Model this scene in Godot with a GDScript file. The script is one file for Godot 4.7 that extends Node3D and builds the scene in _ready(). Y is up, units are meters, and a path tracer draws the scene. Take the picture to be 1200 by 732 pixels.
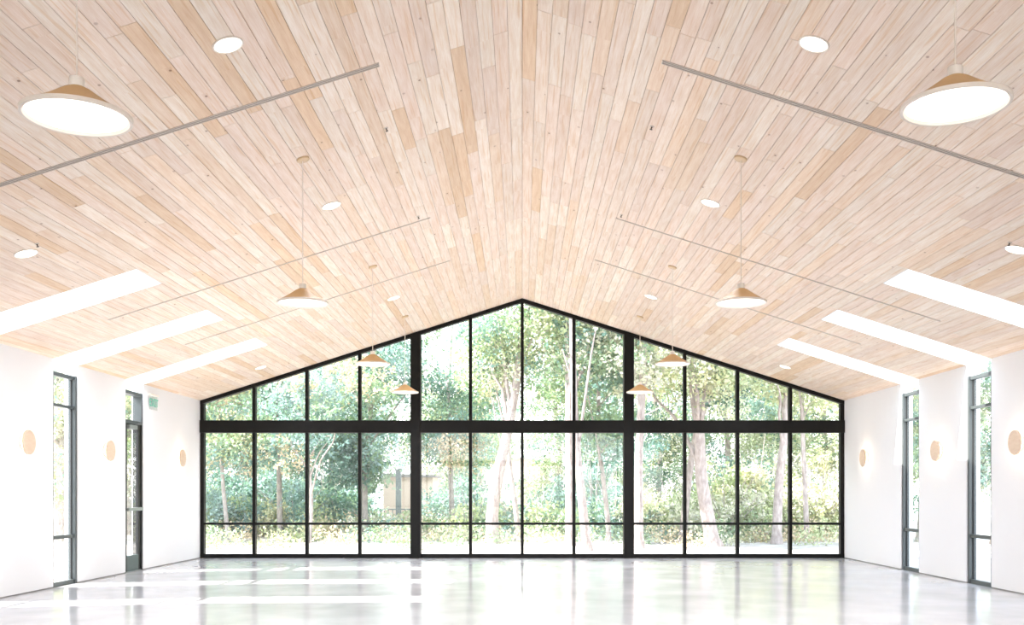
extends Node3D

# ---- measures (metres): the camera stands at the origin of z, under the ridge ----
const EYE := 1.3
const FOCAL := 1150.0          # in pixels of the 1200 x 732 frame
const HALF := 6.4              # half the hall's width
const APEX := 5.16             # ridge of the ceiling boards
const FALL := 0.3175           # drop of the ceiling per metre from the ridge
const FAR := 19.56             # end wall
const BACK := -5.0             # the wall behind the camera (depth, so z = +5)
const BAYS := [10.95, 13.39, 15.83]
const BAY_WIDE := 0.75
const SKY_X := 4.3             # where the roof lights begin
const EAVE := 6.6
const WALL_T := 0.2

var used := {}
var M := {}
var rng := RandomNumberGenerator.new()

# ------------------------------------------------------------------ helpers
func numbered(called: String) -> String:
	var n: int = used.get(called, 0)
	used[called] = n + 1
	return called if n == 0 else "%s_%03d" % [called, n]

func begin() -> SurfaceTool:
	var st := SurfaceTool.new()
	st.begin(Mesh.PRIMITIVE_TRIANGLES)
	return st

func put(called: String, st: SurfaceTool, m: Material, parent: Node = null) -> MeshInstance3D:
	return put_mesh(called, st.commit(), m, parent)

func put_mesh(called: String, mesh: Mesh, m: Material, parent: Node = null) -> MeshInstance3D:
	var o := MeshInstance3D.new()
	o.mesh = mesh
	o.material_override = m
	o.cast_shadow = GeometryInstance3D.SHADOW_CASTING_SETTING_ON
	if parent == null:
		o.name = numbered(called)
		add_child(o, true)
	else:
		var k := "%d/%s" % [parent.get_instance_id(), called]
		var n: int = used.get(k, 0)
		used[k] = n + 1
		o.name = called if n == 0 else "%s_%03d" % [called, n]
		parent.add_child(o, true)
	return o

func thing(called: String, label: String, category: String, at := Vector3.ZERO, group := "") -> Node3D:
	var o := Node3D.new()
	o.name = numbered(called)
	add_child(o, true)
	o.position = at
	tag(o, label, category, group)
	return o

func tag(o: Node, label: String, category: String, group := "", kind := "") -> void:
	o.set_meta("label", label)
	o.set_meta("category", category)
	if group:
		o.set_meta("group", group)
	if kind:
		o.set_meta("kind", kind)

func struct(called: String, label: String, category: String) -> Node3D:
	var o := Node3D.new()
	o.name = called
	add_child(o, true)
	tag(o, label, category, "", "structure")
	return o

func tri(st: SurfaceTool, a: Vector3, b: Vector3, c: Vector3, n: Vector3, na := Vector3.ZERO, nb := Vector3.ZERO, nc := Vector3.ZERO) -> void:
	var smooth := na != Vector3.ZERO
	if (b - a).cross(c - a).dot(n) > 0.0:      # front faces run clockwise
		var t := b
		b = c
		c = t
		t = nb
		nb = nc
		nc = t
	st.set_normal(na if smooth else n)
	st.add_vertex(a)
	st.set_normal(nb if smooth else n)
	st.add_vertex(b)
	st.set_normal(nc if smooth else n)
	st.add_vertex(c)

func quad(st: SurfaceTool, a: Vector3, b: Vector3, c: Vector3, d: Vector3, n: Vector3) -> void:
	tri(st, a, b, c, n)
	tri(st, a, c, d, n)

func box(st: SurfaceTool, lo: Vector3, hi: Vector3) -> void:
	prism(st, PackedVector2Array([Vector2(lo.x, lo.y), Vector2(hi.x, lo.y), Vector2(hi.x, hi.y), Vector2(lo.x, hi.y)]), Transform3D(Basis(), Vector3(0, 0, lo.z)), hi.z - lo.z)

# a box whose long edges are taken off a little
func bar(st: SurfaceTool, lo: Vector3, hi: Vector3, axis := 1, c := 0.004) -> void:
	var d := hi - lo
	var t := Transform3D(Basis(), lo)
	var w := d.x
	var h := d.y
	var l := d.z
	if axis == 1:                               # along y: local x = x, local y = -z, local z = y
		t = Transform3D(Basis(Vector3(1, 0, 0), Vector3(0, 0, -1), Vector3(0, 1, 0)), Vector3(lo.x, lo.y, hi.z))
		h = d.z
		l = d.y
	elif axis == 0:                             # along x: local x = -z, local y = y, local z = x
		t = Transform3D(Basis(Vector3(0, 0, -1), Vector3(0, 1, 0), Vector3(1, 0, 0)), Vector3(lo.x, lo.y, hi.z))
		w = d.z
		l = d.x
	prism(st, PackedVector2Array([Vector2(c, 0), Vector2(w - c, 0), Vector2(w, c), Vector2(w, h - c), Vector2(w - c, h), Vector2(c, h), Vector2(0, h - c), Vector2(0, c)]), t, l)

# a convex outline in local x-y, drawn out along local z
func prism(st: SurfaceTool, p: PackedVector2Array, t: Transform3D, length: float) -> void:
	var mid := Vector2.ZERO
	for q in p:
		mid += q / p.size()
	for i in p.size():
		var a := p[i]
		var b := p[(i + 1) % p.size()]
		var e := Vector2(b.y - a.y, a.x - b.x).normalized()
		if e.dot((a + b) / 2.0 - mid) < 0.0:
			e = -e
		var n := (t.basis * Vector3(e.x, e.y, 0)).normalized()
		quad(st, t * Vector3(a.x, a.y, 0), t * Vector3(b.x, b.y, 0), t * Vector3(b.x, b.y, length), t * Vector3(a.x, a.y, length), n)
	var nz := (t.basis * Vector3(0, 0, 1)).normalized()
	for i in range(1, p.size() - 1):
		tri(st, t * Vector3(p[0].x, p[0].y, 0), t * Vector3(p[i].x, p[i].y, 0), t * Vector3(p[i + 1].x, p[i + 1].y, 0), -nz)
		tri(st, t * Vector3(p[0].x, p[0].y, length), t * Vector3(p[i].x, p[i].y, length), t * Vector3(p[i + 1].x, p[i + 1].y, length), nz)

# a profile of (radius, height) turned round the y axis of t; corners sharper than 40 degrees stay
func lathe(st: SurfaceTool, prof: Array, t := Transform3D(), segs := 40) -> void:
	var ns := []
	for i in prof.size() - 1:
		var d: Vector2 = prof[i + 1] - prof[i]
		ns.append(Vector2(d.y, -d.x).normalized())
	for i in prof.size() - 1:
		var n: Vector2 = ns[i]
		var n0 := n
		var n1 := n
		if i > 0 and n.dot(ns[i - 1]) > 0.76:
			n0 = (n + ns[i - 1]).normalized()
		if i < ns.size() - 1 and n.dot(ns[i + 1]) > 0.76:
			n1 = (n + ns[i + 1]).normalized()
		var p: Vector2 = prof[i]
		var q: Vector2 = prof[i + 1]
		for k in segs:
			var a := TAU * k / segs
			var b := TAU * (k + 1) / segs
			var ca := Vector3(cos(a), 0, sin(a))
			var cb := Vector3(cos(b), 0, sin(b))
			var mid := ((ca + cb) / 2.0).normalized() * n.x + Vector3(0, n.y, 0)
			var v := [ca * p.x + Vector3(0, p.y, 0), cb * p.x + Vector3(0, p.y, 0), cb * q.x + Vector3(0, q.y, 0), ca * q.x + Vector3(0, q.y, 0)]
			var m := [ca * n0.x + Vector3(0, n0.y, 0), cb * n0.x + Vector3(0, n0.y, 0), cb * n1.x + Vector3(0, n1.y, 0), ca * n1.x + Vector3(0, n1.y, 0)]
			for j in [[0, 1, 2], [0, 2, 3]]:
				if (v[j[0]] - v[j[1]]).length() < 1e-6 or (v[j[1]] - v[j[2]]).length() < 1e-6 or (v[j[0]] - v[j[2]]).length() < 1e-6:
					continue
				tri(st, t * v[j[0]], t * v[j[1]], t * v[j[2]], t.basis * mid, t.basis * m[j[0]], t.basis * m[j[1]], t.basis * m[j[2]])

func tube(st: SurfaceTool, pts: Array, rad: Array, segs := 8) -> void:
	var rings := []
	var outs := []
	for i in pts.size():
		var d: Vector3 = (pts[mini(i + 1, pts.size() - 1)] - pts[maxi(i - 1, 0)]).normalized()
		var side := d.cross(Vector3(0, 0, 1) if absf(d.z) < 0.9 else Vector3(1, 0, 0)).normalized()
		var up := side.cross(d)
		var r := []
		var o := []
		for k in segs:
			var a := TAU * k / segs
			var n := side * cos(a) + up * sin(a)
			r.append(pts[i] + n * rad[i])
			o.append(n)
		rings.append(r)
		outs.append(o)
	for i in pts.size() - 1:
		for k in segs:
			var l := (k + 1) % segs
			tri(st, rings[i][k], rings[i][l], rings[i + 1][l], outs[i][k] + outs[i][l], outs[i][k], outs[i][l], outs[i + 1][l])
			tri(st, rings[i][k], rings[i + 1][l], rings[i + 1][k], outs[i][k] + outs[i][l], outs[i][k], outs[i + 1][l], outs[i + 1][k])
	for e in [0, pts.size() - 1]:
		var n: Vector3 = (pts[e] - pts[1 if e == 0 else e - 1]).normalized()
		for k in range(1, segs - 1):
			tri(st, rings[e][0], rings[e][k], rings[e][k + 1], n)

func roof_y(x: float) -> float:
	return APEX - FALL * absf(x)

# the point of the hall's own measures seen at a pixel of the photograph, at a depth
func spot(px: float, py: float, d: float) -> Vector3:
	return Vector3((px - 612.0) * d / FOCAL, EYE + (577.0 - py) * d / FOCAL, -d)

# ------------------------------------------------------------------ materials
func plain(c: Color, rough: float, metal := 0.0) -> StandardMaterial3D:
	var m := StandardMaterial3D.new()
	m.albedo_color = c
	m.roughness = rough
	m.metallic = metal
	return m

func noise_tex(seed_: int, freq: float, lo: Color, hi: Color, side := 512, normal := false) -> NoiseTexture2D:
	var n := FastNoiseLite.new()
	n.seed = seed_
	n.frequency = freq
	n.fractal_octaves = 4
	var t := NoiseTexture2D.new()
	t.width = side
	t.height = side
	t.seamless = true
	t.noise = n
	if normal:
		t.as_normal_map = true
		t.bump_strength = 3.0
	else:
		var g := Gradient.new()
		g.set_color(0, lo)
		g.set_color(1, hi)
		t.color_ramp = g
	return t

func wood_image() -> ImageTexture:
	var w := 1024
	var h := 512
	var im := Image.create(w, h, false, Image.FORMAT_RGB8)
	var fine := FastNoiseLite.new()
	fine.seed = 4
	fine.frequency = 1.0
	fine.fractal_octaves = 3
	var broad := FastNoiseLite.new()
	broad.seed = 9
	broad.frequency = 1.0
	broad.fractal_octaves = 2
	var r := RandomNumberGenerator.new()
	r.seed = 77
	var knots := []
	for i in 6:
		knots.append([Vector2(r.randf() * w, r.randf() * h), r.randf_range(2.5, 9.0), r.randf_range(0.25, 0.7)])
	for y in h:
		for x in w:
			var bend := 0.0
			var dark := 0.0
			for k in knots:
				var dx: float = (x - k[0].x) * 1.25
				var dy: float = y - k[0].y
				if absf(dx) < 60.0 and absf(dy) < 26.0:
					var d := sqrt(dx * dx * 0.55 + dy * dy)
					bend += signf(dy) * k[1] * exp(-d / 10.0)
					dark = maxf(dark, k[2] * smoothstep(k[1], k[1] * 0.45, d))
					dark = maxf(dark, 0.22 * k[2] * exp(-absf(dy) / 4.0) * exp(-absf(dx) / 22.0))
			var yy := y + bend
			var g := fine.get_noise_2d(x * 0.012, yy * 0.30) * 0.5 + 0.5
			var g2 := fine.get_noise_2d(x * 0.05 + 300.0, yy * 0.9) * 0.5 + 0.5
			var b := broad.get_noise_2d(x * 0.004 + 90.0, yy * 0.035) * 0.5 + 0.5
			var v := clampf(0.30 + 0.62 * g + 0.18 * (g2 - 0.5) + 0.55 * (b - 0.5), 0.0, 1.0)
			var c := Color(0.90, 0.825, 0.75).lerp(Color(1.0, 0.99, 0.98), v)
			var streak := smoothstep(0.60, 0.82, broad.get_noise_2d(x * 0.0022 + 40.0, yy * 0.055 + 9.0) * 0.5 + 0.5)
			c = c * Color(1.0, 1.0, 1.0).lerp(Color(0.965, 0.925, 0.87), streak)
			c = c.lerp(Color(0.5, 0.38, 0.3), dark)
			im.set_pixel(x, y, c)
	return ImageTexture.create_from_image(im)

func make_materials() -> void:
	var wood := StandardMaterial3D.new()
	wood.vertex_color_use_as_albedo = true
	wood.albedo_texture = wood_image()
	wood.roughness = 0.5
	wood.metallic_specular = 0.35
	M.wood = wood
	M.backing = plain(Color(0.66, 0.56, 0.48), 0.9)
	var wall := plain(Color(0.925, 0.927, 0.935), 0.85)
	wall.metallic_specular = 0.3
	wall.normal_enabled = true
	wall.normal_texture = noise_tex(3, 0.06, Color.BLACK, Color.WHITE, 256, true)
	wall.normal_scale = 0.12
	wall.uv1_triplanar = true
	wall.uv1_world_triplanar = true
	wall.uv1_scale = Vector3(3, 3, 3)
	M.wall = wall
	M.white = plain(Color(0.95, 0.95, 0.94), 0.6)
	var floor_m := plain(Color.WHITE, 1.0)
	floor_m.albedo_texture = noise_tex(11, 0.008, Color(0.685, 0.685, 0.695), Color(0.765, 0.765, 0.775))
	floor_m.roughness = 0.2
	floor_m.roughness_texture = noise_tex(12, 0.01, Color(0.55, 0.55, 0.55), Color(1, 1, 1), 256)
	floor_m.roughness_texture_channel = BaseMaterial3D.TEXTURE_CHANNEL_RED
	floor_m.uv1_triplanar = true
	floor_m.uv1_world_triplanar = true
	floor_m.uv1_scale = Vector3(0.22, 0.22, 0.22)
	M.floor = floor_m
	M.black = plain(Color(0.028, 0.025, 0.022), 0.5)
	M.black.metallic_specular = 0.35
	M.grey = plain(Color(0.31, 0.335, 0.34), 0.42, 0.1)
	M.dark = plain(Color(0.05, 0.052, 0.055), 0.45)
	M.steel = plain(Color(0.62, 0.64, 0.64), 0.35, 0.6)
	M.kick = plain(Color(0.33, 0.38, 0.38), 0.45, 0.1)
	M.seal = plain(Color(0.1, 0.105, 0.11), 0.7)
	var glass := plain(Color(0.93, 0.97, 0.95, 0.03), 0.0)
	glass.transparency = BaseMaterial3D.TRANSPARENCY_ALPHA
	M.glass = glass
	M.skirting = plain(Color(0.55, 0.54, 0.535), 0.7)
	M.shade = plain(Color(0.82, 0.675, 0.47), 0.5)
	M.lip = plain(Color(0.93, 0.89, 0.84), 0.5)
	M.cap = plain(Color(0.95, 0.93, 0.9), 0.45)
	M.cord = plain(Color(0.95, 0.91, 0.86), 0.7)
	M.canopy = plain(Color(0.86, 0.75, 0.6), 0.5)
	M.lamp = glow(Color(1.0, 0.985, 0.955), 1.2)
	M.halo = glow(Color(1.0, 0.93, 0.84), 2.0)
	M.slot = plain(Color(0.80, 0.75, 0.70), 0.5)
	M.slot_dark = plain(Color(0.60, 0.55, 0.51), 0.7)
	M.disc = plain(Color(0.92, 0.83, 0.74), 0.55)
	M.disc.albedo_texture = noise_tex(21, 0.02, Color(0.965, 0.95, 0.935), Color.WHITE, 128)
	M.disc.uv1_triplanar = true
	M.disc.uv1_scale = Vector3(2, 9, 2)
	M.green = plain(Color(0.45, 0.76, 0.67), 0.5)
	M.clear = plain(Color(0.95, 0.98, 0.97, 0.06), 0.1)
	M.clear.transparency = BaseMaterial3D.TRANSPARENCY_ALPHA
	M.bulb_red = plain(Color(0.32, 0.25, 0.2), 0.4, 0.3)
	# outdoors
	var ground := plain(Color.WHITE, 0.95)
	ground.albedo_texture = noise_tex(31, 0.02, Color(0.52, 0.49, 0.465), Color(0.78, 0.755, 0.735))
	ground.uv1_triplanar = true
	ground.uv1_world_triplanar = true
	ground.uv1_scale = Vector3(0.12, 0.12, 0.12)
	M.ground = ground
	for k in ["bark_pale", "bark_grey"]:
		var b := plain(Color.WHITE, 0.9)
		b.albedo_texture = noise_tex(41 if k == "bark_pale" else 42, 0.03, Color(0.52, 0.475, 0.46) if k == "bark_pale" else Color(0.50, 0.475, 0.46), Color(0.77, 0.725, 0.705) if k == "bark_pale" else Color(0.70, 0.66, 0.63), 256)
		b.uv1_triplanar = true
		b.uv1_scale = Vector3(1.5, 0.5, 1.5)
		M[k] = b
	var leaf := plain(Color.WHITE, 0.6)
	leaf.vertex_color_use_as_albedo = true
	leaf.backlight_enabled = true
	leaf.backlight = Color(0.75, 0.8, 0.6)
	leaf.cull_mode = BaseMaterial3D.CULL_DISABLED
	M.leaf = leaf
	M.render = plain(Color(0.86, 0.76, 0.68), 0.9)
	M.shed_roof = plain(Color(0.5, 0.47, 0.45), 0.8)
	M.rail = plain(Color(0.3, 0.35, 0.35), 0.6)

func glow(c: Color, e: float) -> StandardMaterial3D:
	var m := plain(c, 0.6)
	m.emission_enabled = true
	m.emission = c
	m.emission_energy_multiplier = e
	return m

# ------------------------------------------------------------------ scene
func _ready() -> void:
	rng.seed = 20
	# camera
	var cam := Camera3D.new()
	cam.name = "camera"
	cam.position = Vector3(0, EYE, 0)
	cam.set_frustum(732.0 / FOCAL * 0.05, Vector2(-12.0, 211.0) / FOCAL * 0.05, 0.05, 400.0)
	cam.current = true
	add_child(cam)
	# sky
	var sm := ProceduralSkyMaterial.new()
	sm.sky_top_color = Color(0.80, 0.88, 0.97)
	sm.sky_horizon_color = Color(0.98, 0.98, 0.97)
	sm.sky_curve = 0.25
	sm.ground_bottom_color = Color(0.55, 0.53, 0.5)
	sm.ground_horizon_color = Color(0.9, 0.9, 0.88)
	sm.sun_angle_max = 4.0
	var sky := Sky.new()
	sky.sky_material = sm
	var env := Environment.new()
	env.background_mode = Environment.BG_SKY
	env.sky = sky
	env.background_energy_multiplier = 2.6
	env.tonemap_mode = Environment.TONE_MAPPER_LINEAR
	env.tonemap_exposure = 2.4
	env.sdfgi_enabled = true
	env.ssao_enabled = true
	env.ssil_enabled = true
	var we := WorldEnvironment.new()
	we.name = "world_environment"
	we.environment = env
	add_child(we)
	# sun: from the left and a little behind the camera, about 48 degrees high
	var sun := DirectionalLight3D.new()
	sun.name = "sun"
	sun.light_color = Color(1.0, 0.98, 0.95)
	sun.light_energy = 3.5
	sun.light_angular_distance = 0.53
	sun.shadow_enabled = true
	add_child(sun)
	sun.look_at_from_position(Vector3.ZERO, Vector3(1.0, -1.15, -0.2), Vector3.UP)

	make_materials()
	build_ground()
	build_floor()
	build_ceiling()
	build_sides()
	build_end_walls()
	build_ceiling_fittings()
	build_pendants()
	build_sconces()
	build_exit_sign()
	build_outdoors()

func build_ground() -> void:
	# bare pale earth round the hall, a little uneven farther off
	var n := FastNoiseLite.new()
	n.seed = 5
	n.frequency = 0.08
	var st := begin()
	var step := 1.5
	var h := func(x: float, z: float) -> float:
		var off := maxf(maxf(absf(x) - 9.0, -z - 23.0), 0.0)
		return -0.06 + n.get_noise_2d(x, z) * 0.35 * clampf(off / 12.0, 0.0, 1.0)
	for i in 80:
		for j in 72:
			var x0 := -60.0 + i * step
			var z0 := -88.0 + j * step
			var p := []
			for c in [[0, 0], [1, 0], [1, 1], [0, 1]]:
				var x: float = x0 + c[0] * step
				var z: float = z0 + c[1] * step
				p.append(Vector3(x, h.call(x, z), z))
			quad(st, p[0], p[1], p[2], p[3], Vector3.UP)
	var g := put("ground", st, M.ground)
	tag(g, "pale sandy bare ground outside the glass wall, running back to the trees", "ground", "", "structure")

func build_floor() -> void:
	var st := begin()
	box(st, Vector3(-HALF - WALL_T, -0.2, -FAR - 0.12), Vector3(HALF + WALL_T, 0.0, -BACK + 0.12))
	var f := put("floor", st, M.floor)
	tag(f, "pale grey polished concrete floor with soft reflections", "floor", "", "structure")

# a slab of roof between two x and two depths, its underside lift above the boards
func roof_piece(st: SurfaceTool, x0: float, x1: float, d0: float, d1: float, lift := 0.02, thick := 0.3) -> void:
	prism(st, PackedVector2Array([Vector2(x0, roof_y(x0) + lift), Vector2(x1, roof_y(x1) + lift), Vector2(x1, roof_y(x1) + lift + thick), Vector2(x0, roof_y(x0) + lift + thick)]), Transform3D(Basis(), Vector3(0, 0, -d1)), d1 - d0)

func build_ceiling() -> void:
	var near := BACK - 0.4
	var far := FAR + 0.5
	var st := begin()
	for s in [-1.0, 1.0]:
		roof_piece(st, 0.0, s * SKY_X, near, far)
		var at := near
		for b in BAYS:
			roof_piece(st, s * SKY_X, s * (EAVE + 0.1), at, b)
			at = b + BAY_WIDE
		roof_piece(st, s * SKY_X, s * (EAVE + 0.1), at, far)
	var c := put("ceiling", st, M.backing)
	tag(c, "gabled ceiling of pale bleached wooden boards running towards the glass wall", "ceiling", "", "structure")

	# the boards: every row on both slopes, cut where the roof lights are
	var slope := sqrt(1.0 + FALL * FALL)
	var inner := 36
	var wide := SKY_X * slope / inner
	var rows := int(ceil(HALF * slope / wide))
	var tones := [Vector3(0.905, 0.83, 0.775), Vector3(0.89, 0.80, 0.75), Vector3(0.93, 0.88, 0.83), Vector3(0.88, 0.785, 0.725), Vector3(0.88, 0.765, 0.66), Vector3(0.83, 0.68, 0.53)]
	var share := [0.26, 0.48, 0.64, 0.80, 0.925, 1.0]
	var boards := []
	for s in [-1.0, 1.0]:
		for r in rows:
			var s0 := r * wide
			var s1 := minf(s0 + wide, HALF * slope)
			if s1 - s0 < 0.02:
				continue
			var spans := [[BACK + 0.08, FAR - 0.02]]
			if r >= inner:
				spans = []
				var a := BACK + 0.08
				for b in BAYS:
					spans.append([a, b])
					a = b + BAY_WIDE
				spans.append([a, FAR - 0.02])
			var tone_run := rng.randf()
			for span in spans:
				var z: float = span[0] - (rng.randf() * 1.5 if r < inner else 0.0)
				while z < span[1] - 0.01:
					var l := rng.randf_range(0.9, 3.4)
					var e := z + l
					if span[1] - e < 0.5:
						e = span[1]
					var z0 := maxf(z, span[0])
					var pick := rng.randf()
					var k := 0
					while pick > share[k]:
						k += 1
					var tone: Vector3 = tones[k] * Vector3(1.0, 0.985, 0.95) * rng.randf_range(0.95, 1.05)
					boards.append([s, s0, s1, z0, minf(e, span[1]), tone, Vector2(rng.randf() * 7.0, rng.randf() * 3.0), seen_area(s * (s0 + s1) / 2.0 / slope, z0, minf(e, span[1]), wide)])
					z = e
	boards.sort_custom(func(a, b): return a[7] > b[7])
	var rest := begin()
	for i in boards.size():
		var b: Array = boards[i]
		if i < 300:
			var one := begin()
			plank(one, b, slope)
			put("plank", one, M.wood, c)
		else:
			plank(rest, b, slope)
	var o := put("planking", rest, M.wood, c)
	o.set_meta("kind", "stuff")
	# fascia ends of the roof lights are part of the roof; the wells are lined in build_sides

# how large a board shows in the frame (pixels), nothing if it lies outside
func seen_area(x: float, d0: float, d1: float, wide: float) -> float:
	var sum := 0.0
	for i in 8:
		var d := lerpf(d0, d1, (i + 0.5) / 8.0)
		if d < 1.0:
			continue
		var px := 612.0 + x * FOCAL / d
		var py := 577.0 - (roof_y(x) - EYE) * FOCAL / d
		if px > 0 and px < 1200 and py > 0 and py < 732:
			sum += (d1 - d0) / 8.0 * FOCAL / d * (roof_y(x) - EYE) / d * wide * FOCAL / d
	return sum

func plank(st: SurfaceTool, b: Array, slope: float) -> void:
	var gap := 0.0011
	var c := 0.002
	var t := 0.019
	var s: float = b[0]
	var along := Vector3(s, -FALL, 0).normalized()          # down the slope
	var down := Vector3(-s * FALL, -1, 0).normalized()      # out of the ceiling
	var w: float = b[2] - b[1] - 2.0 * gap
	var start: Vector3 = Vector3(0, APEX, 0) + along * (b[1] + gap) - down * t
	var z0: float = -b[4] + gap
	var l: float = b[4] - b[3] - 2.0 * gap
	var tone: Vector3 = b[5]
	var uv: Vector2 = b[6]
	st.set_color(Color(tone.x, tone.y, tone.z))
	var prof := [Vector2(0, 0), Vector2(0, t - c), Vector2(c, t), Vector2(w - c, t), Vector2(w, t - c), Vector2(w, 0)]
	var norms := [-along, (down - along).normalized(), down, (along + down).normalized(), along]
	for i in 5:
		var p: Vector2 = prof[i]
		var q: Vector2 = prof[i + 1]
		var v := []
		for k in [[p, c], [q, c], [q, l - c], [p, l - c]] if i > 0 and i < 4 else [[p, 0.0], [q, 0.0], [q, l], [p, l]]:
			v.append([start + along * k[0].x + down * k[0].y + Vector3(0, 0, z0 + k[1]), uv + Vector2(k[1] / 2.6, k[0].x / 1.0)])
		for j in [[0, 1, 2], [0, 2, 3]]:
			var n: Vector3 = norms[i]
			var o: Array = j
			if (v[j[1]][0] - v[j[0]][0]).cross(v[j[2]][0] - v[j[0]][0]).dot(n) > 0.0:
				o = [j[0], j[2], j[1]]
			for m in o:
				st.set_normal(n)
				st.set_uv(v[m][1])
				st.add_vertex(v[m][0])
	for e in [0, 1]:                                         # the two ends, with their own small bevel
		var n := Vector3(0, 0, -1 if e == 0 else 1)
		var zz := z0 + (0.0 if e == 0 else l)
		var zi := z0 + (c if e == 0 else l - c)
		var q := [start + Vector3(0, 0, zz), start + along * w + Vector3(0, 0, zz), start + along * w + down * (t - c) + Vector3(0, 0, zz), start + down * (t - c) + Vector3(0, 0, zz)]
		st.set_uv(uv)
		quad(st, q[0], q[1], q[2], q[3], n)
		var f := [start + along * c + down * t + Vector3(0, 0, zi), start + along * (w - c) + down * t + Vector3(0, 0, zi)]
		quad(st, q[3], q[2], f[1], f[0], (n + down).normalized())

# ------------------------------------------------------------------ side walls
func build_sides() -> void:
	var words := {-1.0: "left", 1.0: "right"}
	var wn := 2
	var head := 2.97
	for s in [-1.0, 1.0]:
		var side: String = words[s]
		var wall := struct("wall_" + side, "smooth white plaster side wall " + ("with the glazed door and exit sign" if s < 0 else "opposite the glazed door"), "wall")
		var skirt := struct("baseboard_" + side, "thin grey shadow strip at the foot of the white wall " + ("with the glazed door" if s < 0 else "opposite the glazed door"), "baseboard")
		var at := BACK - 0.12
		var cuts := []
		for b in BAYS:
			cuts.append([at, b])
			at = b + BAY_WIDE
		cuts.append([at, FAR - 0.001])
		for c in cuts:
			var st := begin()
			# up to the underside of the roof, whose slope it follows
			prism(st, PackedVector2Array([Vector2(s * HALF, 0.016), Vector2(s * (HALF + WALL_T), 0.016), Vector2(s * (HALF + WALL_T), roof_y(HALF + WALL_T) + 0.018), Vector2(s * HALF, roof_y(HALF) + 0.018)]), Transform3D(Basis(), Vector3(0, 0, -c[1])), c[1] - c[0])
			put("wall_panel", st, M.wall, wall)
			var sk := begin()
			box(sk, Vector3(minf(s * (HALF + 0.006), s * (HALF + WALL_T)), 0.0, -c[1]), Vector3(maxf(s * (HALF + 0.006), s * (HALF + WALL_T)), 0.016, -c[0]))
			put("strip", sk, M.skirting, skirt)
		var nth := ["first", "second", "third"]
		for i in 3:
			var b: float = BAYS[i]
			var e := b + BAY_WIDE
			if s < 0 and i == 2:
				build_door(s, b, e, head)
			else:
				var where: String = ["narrow full-height grey framed side window out of sight beside the camera's end, %s wall" % side, "narrow full-height grey framed side window, second from the glass gable on the %s wall" % side, "narrow full-height grey framed side window closest to the glass gable, opposite the glazed door"][i]
				build_side_window("window_%d" % wn, where, s, b, e, head)
				wn += 1
			build_roof_light("window_%d" % wn, "white strip roof light in the %s slope, %s above the %s" % [side, ["largest, cut by the picture edge", "middle of three", "smallest, nearest the glass gable"][i], "glazed door" if s < 0 and i == 2 else "narrow side window"], s, b, e)
			wn += 1

func xbox(st: SurfaceTool, s: float, x0: float, x1: float, y0: float, y1: float, d0: float, d1: float, axis := 1) -> void:
	bar(st, Vector3(minf(s * x0, s * x1), y0, -d1), Vector3(maxf(s * x0, s * x1), y1, -d0), axis, 0.003)

func build_side_window(called: String, label: String, s: float, b: float, e: float, head: float) -> void:
	var w := struct(called, label, "window")
	var x0 := HALF + 0.015
	var x1 := HALF + 0.12
	var t := 0.05
	for d in [[b, b + t], [e - t, e]]:
		var st := begin()
		xbox(st, s, x0, x1, 0.0, head, d[0], d[1])
		put("jamb", st, M.grey, w)
	for y in [[0.0, 0.06, "sill_rail"], [0.655, 0.705, "glazing_bar"], [2.495, 2.535, "glazing_bar"], [head - 0.055, head, "head_rail"]]:
		var st := begin()
		xbox(st, s, x0 + 0.02, x1 - 0.02, y[0], y[1], b + t, e - t, 2)
		put(y[2], st, M.grey, w)
	for y in [[0.06, 0.655], [0.705, 2.495], [2.535, head - 0.055]]:
		pane(w, s * (HALF + 0.085), y[0], y[1], b + t, e - t)
		var g := begin()                                     # dark gasket round the glass
		for d in [[b + t, b + t + 0.012], [e - t - 0.012, e - t]]:
			xbox(g, s, HALF + 0.065, HALF + 0.084, y[0], y[1], d[0], d[1])
		put("gasket", g, M.seal, w)

func pane(parent: Node3D, x: float, y0: float, y1: float, d0: float, d1: float) -> void:
	var st := begin()
	quad(st, Vector3(x, y0, -d0), Vector3(x, y0, -d1), Vector3(x, y1, -d1), Vector3(x, y1, -d0), Vector3(-signf(x), 0, 0))
	put("pane", st, M.glass, parent)

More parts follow.
